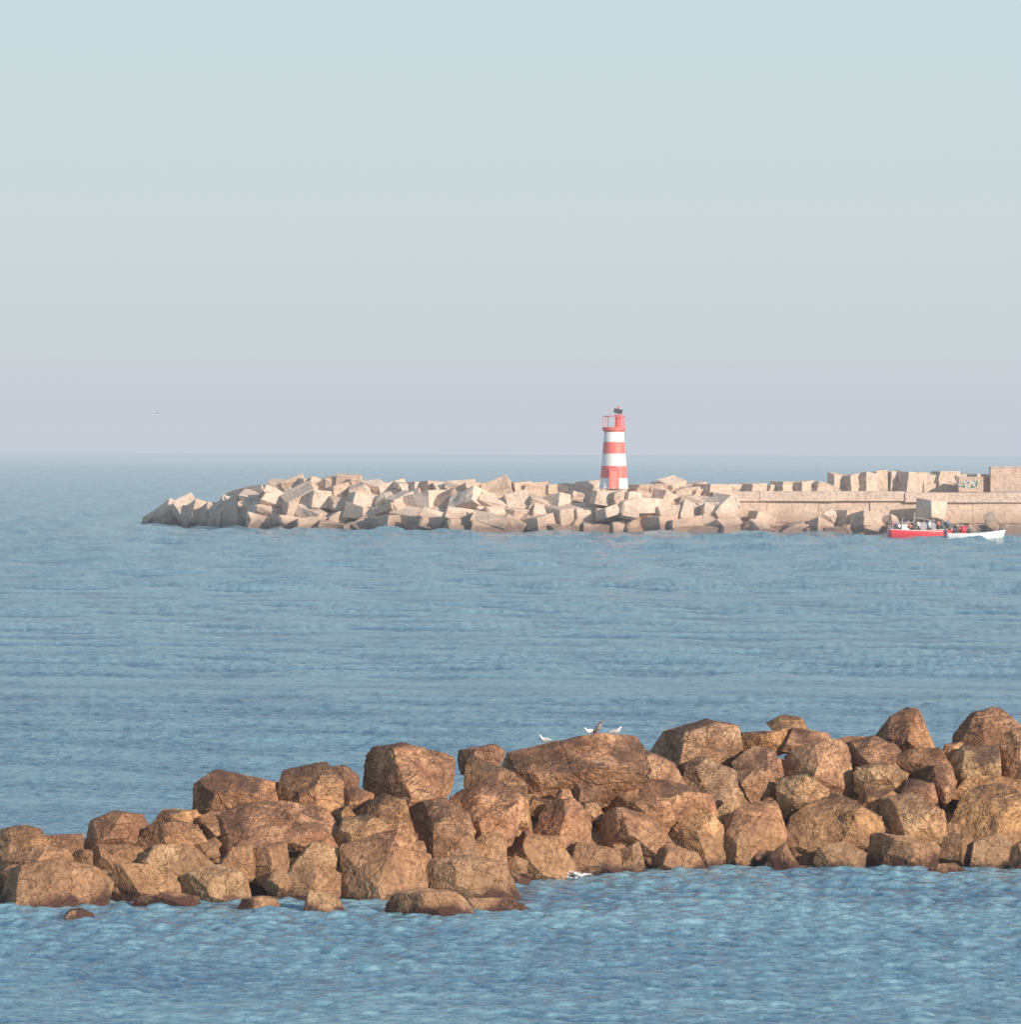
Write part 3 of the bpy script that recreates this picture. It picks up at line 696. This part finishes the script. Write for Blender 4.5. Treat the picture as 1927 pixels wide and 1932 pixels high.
def lump(name,parent,m,c,s,seed):
    V,Fc=ICO[4]; o_=Vector((seed,seed*2,1)); vv=[]
    for v in V:
        p=Vector(v); k=1+0.6*noise.fractal(p*2.6+o_,0.7,2,4); vv.append((c[0]+p.x*s[0]*k,c[1]+p.y*s[1]*k,c[2]+p.z*s[2]*k))
    return mk(name,vv,Fc,m,parent,True)
rbx=rb.location.x
def onboat(x,y,z): return (rbx+x,YR+y,z)
for i,(c,s) in enumerate([((-0.75,-0.2,1.15),(0.5,0.6,0.6)),((1.2,0,1.15),(0.6,0.6,0.6)),((2.3,0,1.2),(0.5,0.5,0.55)),((-2.6,0.1,1.15),(0.45,0.5,0.5)),((3.1,0,1.2),(0.35,0.35,0.4))]):
    o=lump("fishing_net",None,MNET if i%2==0 else MGREY,(0,0,0),s,i+2); o.location=onboat(*c); tag(o,"heap of dark fishing net on the red boat","fishing net","nets on the fishing boats")
for i,(c,m) in enumerate([((-3.0,-0.5,1.6),MORG),((-0.3,-0.6,1.5),MWHITE),((1.9,-0.5,1.6),MORG),((-2.4,-0.6,1.3),MWHITE),((0.9,-0.6,1.5),MWHITE),((2.9,-0.3,1.65),MBLUE),((-1.2,-0.7,1.3),MORG)]):
    mb=MB(); mb.lathe([(0.03,-0.22),(0.13,-0.16),(0.2,-0.05),(0.2,0.08),(0.13,0.17),(0.05,0.2),(0.05,0.28)],14)
    o=mb.obj("mooring_buoy",m,None,True,onboat(*c)); tag(o,"round plastic buoy lying among nets on the red boat","buoy","buoys on the fishing boat")
YWb=81000/160; a=W(1784,1010,YWb); b=W(1894,1010,YWb); Lw=b.x-a.x
wb=empty("motor_boat",((a.x+b.x)/2,YWb,0.0),math.radians(-3)); tag(wb,"small white open motor boat with dark outboard","boat")
hull(wb,Lw*0.94,1.9,0.72,0.42,0.05,MWHITE,MWHITE,MGREY)
mb=MB(); mb.box((-Lw*0.47-0.2,0,0.90),(0.36,0.34,0.5)); mb.box((-Lw*0.47-0.22,0,0.3),(0.16,0.12,0.8)); mb.tube((-Lw*0.47,0,1.0),(-Lw*0.47+0.6,0.1,1.05),0.03,6); mb.tube((-Lw*0.47-0.38,0,-0.05),(-Lw*0.47-0.1,0,-0.05),0.07,8)
o=mb.obj("outboard_motor",MBLACK,wb)
mb=MB()
for x in(-1.3,0.0,1.1): mb.box((x,0,0.62),(0.3,1.55,0.06))
mb.obj("bench",MREDD,wb)
for nm,dx_,z_,s,m_,lb in [("fishing_net",-1.9,1.05,(0.42,0.5,0.5),MNET,"dark net heaped in the stern of the white boat"),("tarpaulin",-1.2,1.05,(0.55,0.5,0.42),MHULL,"crumpled red tarpaulin lying in the white boat"),("fishing_net",-0.65,1.0,(0.32,0.4,0.38),MNET,"dark net heaped in the stern of the white boat")]:
    o=lump(nm,None,m_,(0,0,0),s,int(31+dx_*7)); o.location=(wb.location.x+dx_,YWb,z_)
    tag(o,lb,"tarpaulin" if nm=="tarpaulin" else "fishing net",None if nm=="tarpaulin" else "nets on the fishing boats")

# ---------------------------------------------------------------- gulls
def gull(loc,rz,sc,bodym,wingm,upright=0.0,legs=True,label="white gull standing on a boulder"):
    g=empty("gull",loc,rz); g.scale=(sc,)*3; tag(g,label,"gull","gulls resting on the rocks")
    u=upright; z0=0.17
    def R_(x,z): 
        c,s=math.cos(u),math.sin(u); return (x*c-z*s, z0+x*s+z*c)
    base=[(-0.30,0.0,0.012,0.01),(-0.24,0.0,0.035,0.02),(-0.14,0.005,0.06,0.05),(-0.02,0,0.085,0.078),(0.08,0.005,0.085,0.085),(0.15,0.03,0.065,0.07)]
    rings=[(*R_(x,z),a,b,u*1.0) for x,z,a,b in base]
    nx,nz2=R_(0.15,0.03)
    rings+=[(nx+0.035,nz2+0.05,0.045,0.05,0.7),(nx+0.05,nz2+0.09,0.042,0.045,0.5),(nx+0.075,nz2+0.12,0.040,0.042,0.1),(nx+0.11,nz2+0.12,0.026,0.026,0)]
    mb=MB(); mb.loft(rings,16); mb.obj("body",bodym,g,True)
    mb=MB(); mb.tube((nx+0.10,0,nz2+0.12),(nx+0.165,0,nz2+0.105),0.017,8,0.004); mb.obj("beak",MBEAK,g)
    for sg in(-1,1):
        rg=[(0.10,0.02,0.03),(0.03,0.03,0.06),(-0.08,0.03,0.06),(-0.20,0.025,0.04),(-0.30,0.02,0.008)]
        mb=MB(); w=[]; ys=[0.070,0.085,0.070,0.040,0.012]
        for (x,z,h_) in rg:
            a_,b_=R_(x,z); w.append((a_,b_,0.012,h_,u))
        mb.loft(w,10)
        for i_,v in enumerate(mb.v): v.y+=sg*ys[i_//10]
        mb.obj("wing",wingm,g,True)
        if legs:
            mb=MB(); mb.tube((0.0,sg*0.035,z0-0.05),(0.01,sg*0.035,0.0),0.007,6); mb.box((0.03,sg*0.035,0.004),(0.06,0.04,0.008)); mb.obj("leg",MBEAK,g)
    return g
bpy.context.view_layer.update(); dg=bpy.context.evaluated_depsgraph_get()
ro=rock_objs[34]
def put(px,rz,sc,*a,**k):
    Yc=ro.location.y; best=None
    for dy in np.arange(-0.5,0.6,0.1):
        X=W(px,1390,Yc+dy).x
        hit,loc,nn,idx,ob,_=scene.ray_cast(dg,Vector((X,Yc+dy,8)),Vector((0,0,-1)))
        if hit and (best is None or loc.z>best.z): best=loc.copy()
    best.z-=0.005
    return gull(best,rz,sc,*a,**k)
put(1029,math.pi+0.3,0.54,MFEW,MFEG,0.1,label="white gull with dark wings standing on a boulder")
put(1112,math.radians(215),0.50,MFEW,MFEW,-0.1,label="white gull crouching on a large boulder")
put(1128,math.radians(-50),0.62,MBRN,MFEG,0.7,label="brownish gull standing upright on a large boulder")
put(1162,math.radians(20),0.50,MFEW,MFEG,0.15,label="white gull with grey wings resting on a boulder")
fp=W(296,782,640); fg=empty("flying_gull",fp,math.radians(200)); tag(fg,"dark winged gull flying low over the sea","gull")
mb=MB(); mb.loft([(-0.32,0.02,0.02,0.01,0),(-0.2,0,0.05,0.03,0),(0,0,0.085,0.08,0),(0.14,0.02,0.07,0.07,0),(0.24,0.04,0.045,0.045,0),(0.30,0.04,0.035,0.035,0),(0.37,0.03,0.008,0.008,0)],12); mb.obj("body",MFEW,fg,True)
for sg in(-1,1):
    sp=[(0.05,0.05,0.16),(0.25,0.22,0.17),(0.45,0.28,0.14),(0.62,0.2,0.03)]
    V=[];Fc=[]
    for (y,z,c) in sp: V+=[(0.08-0.1*y,sg*y,z*1.0+0.0),(0.08-0.1*y-c,sg*y,z),(0.04-0.1*y-c/2,sg*y,z+0.02)]
    for i in range(3):
        for (p,q) in((0,1),(1,2),(2,0)): Fc.append((3*i+p,3*i+q,3*i+3+q,3*i+3+p))
    mk("wing",V,Fc,MBRN,fg)

# ---------------------------------------------------------------- foam
mf_,t,b=mat("sea_foam"); b.inputs['Base Color'].default_value=(0.74,0.76,0.80,1); b.inputs['Roughness'].default_value=0.7
g=N(t,'ShaderNodeNewGeometry'); bump(t,b,nz(t,g.outputs['Position'],25,4),1,0.05)
def foam(px,py,w,seed,n=240,zz=0.18):
    rg=random.Random(seed); Y=81000/(py-horiz(px)); c=W(px,py,Y); V=[];Fc=[]
    bm_v,bm_f=ico(2)
    for i in range(n):
        x=rg.gauss(0,w*0.45); y=rg.gauss(0,0.28); r=rg.uniform(0.008,0.030); z=0.05+rg.uniform(0.0,zz)*math.exp(-(x/w)**2*4); bb=len(V)
        for v in bm_v: V.append((x+v[0]*r*2.4,y+v[1]*r*1.5,z+v[2]*r))
        Fc+= [tuple(bb+k for k in f) for f in bm_f]
    o=mk("sea_foam",V,Fc,mf_,None,True,(c.x,Y,0)); o["kind"]="stuff"; o["label"]="small splash of white foam at the rock edge"; o["category"]="foam"
foam(1078,1656,0.40,1,230,0.13); foam(153,1632,0.1,2,80,0.3)
print("objects",len(bpy.data.objects))
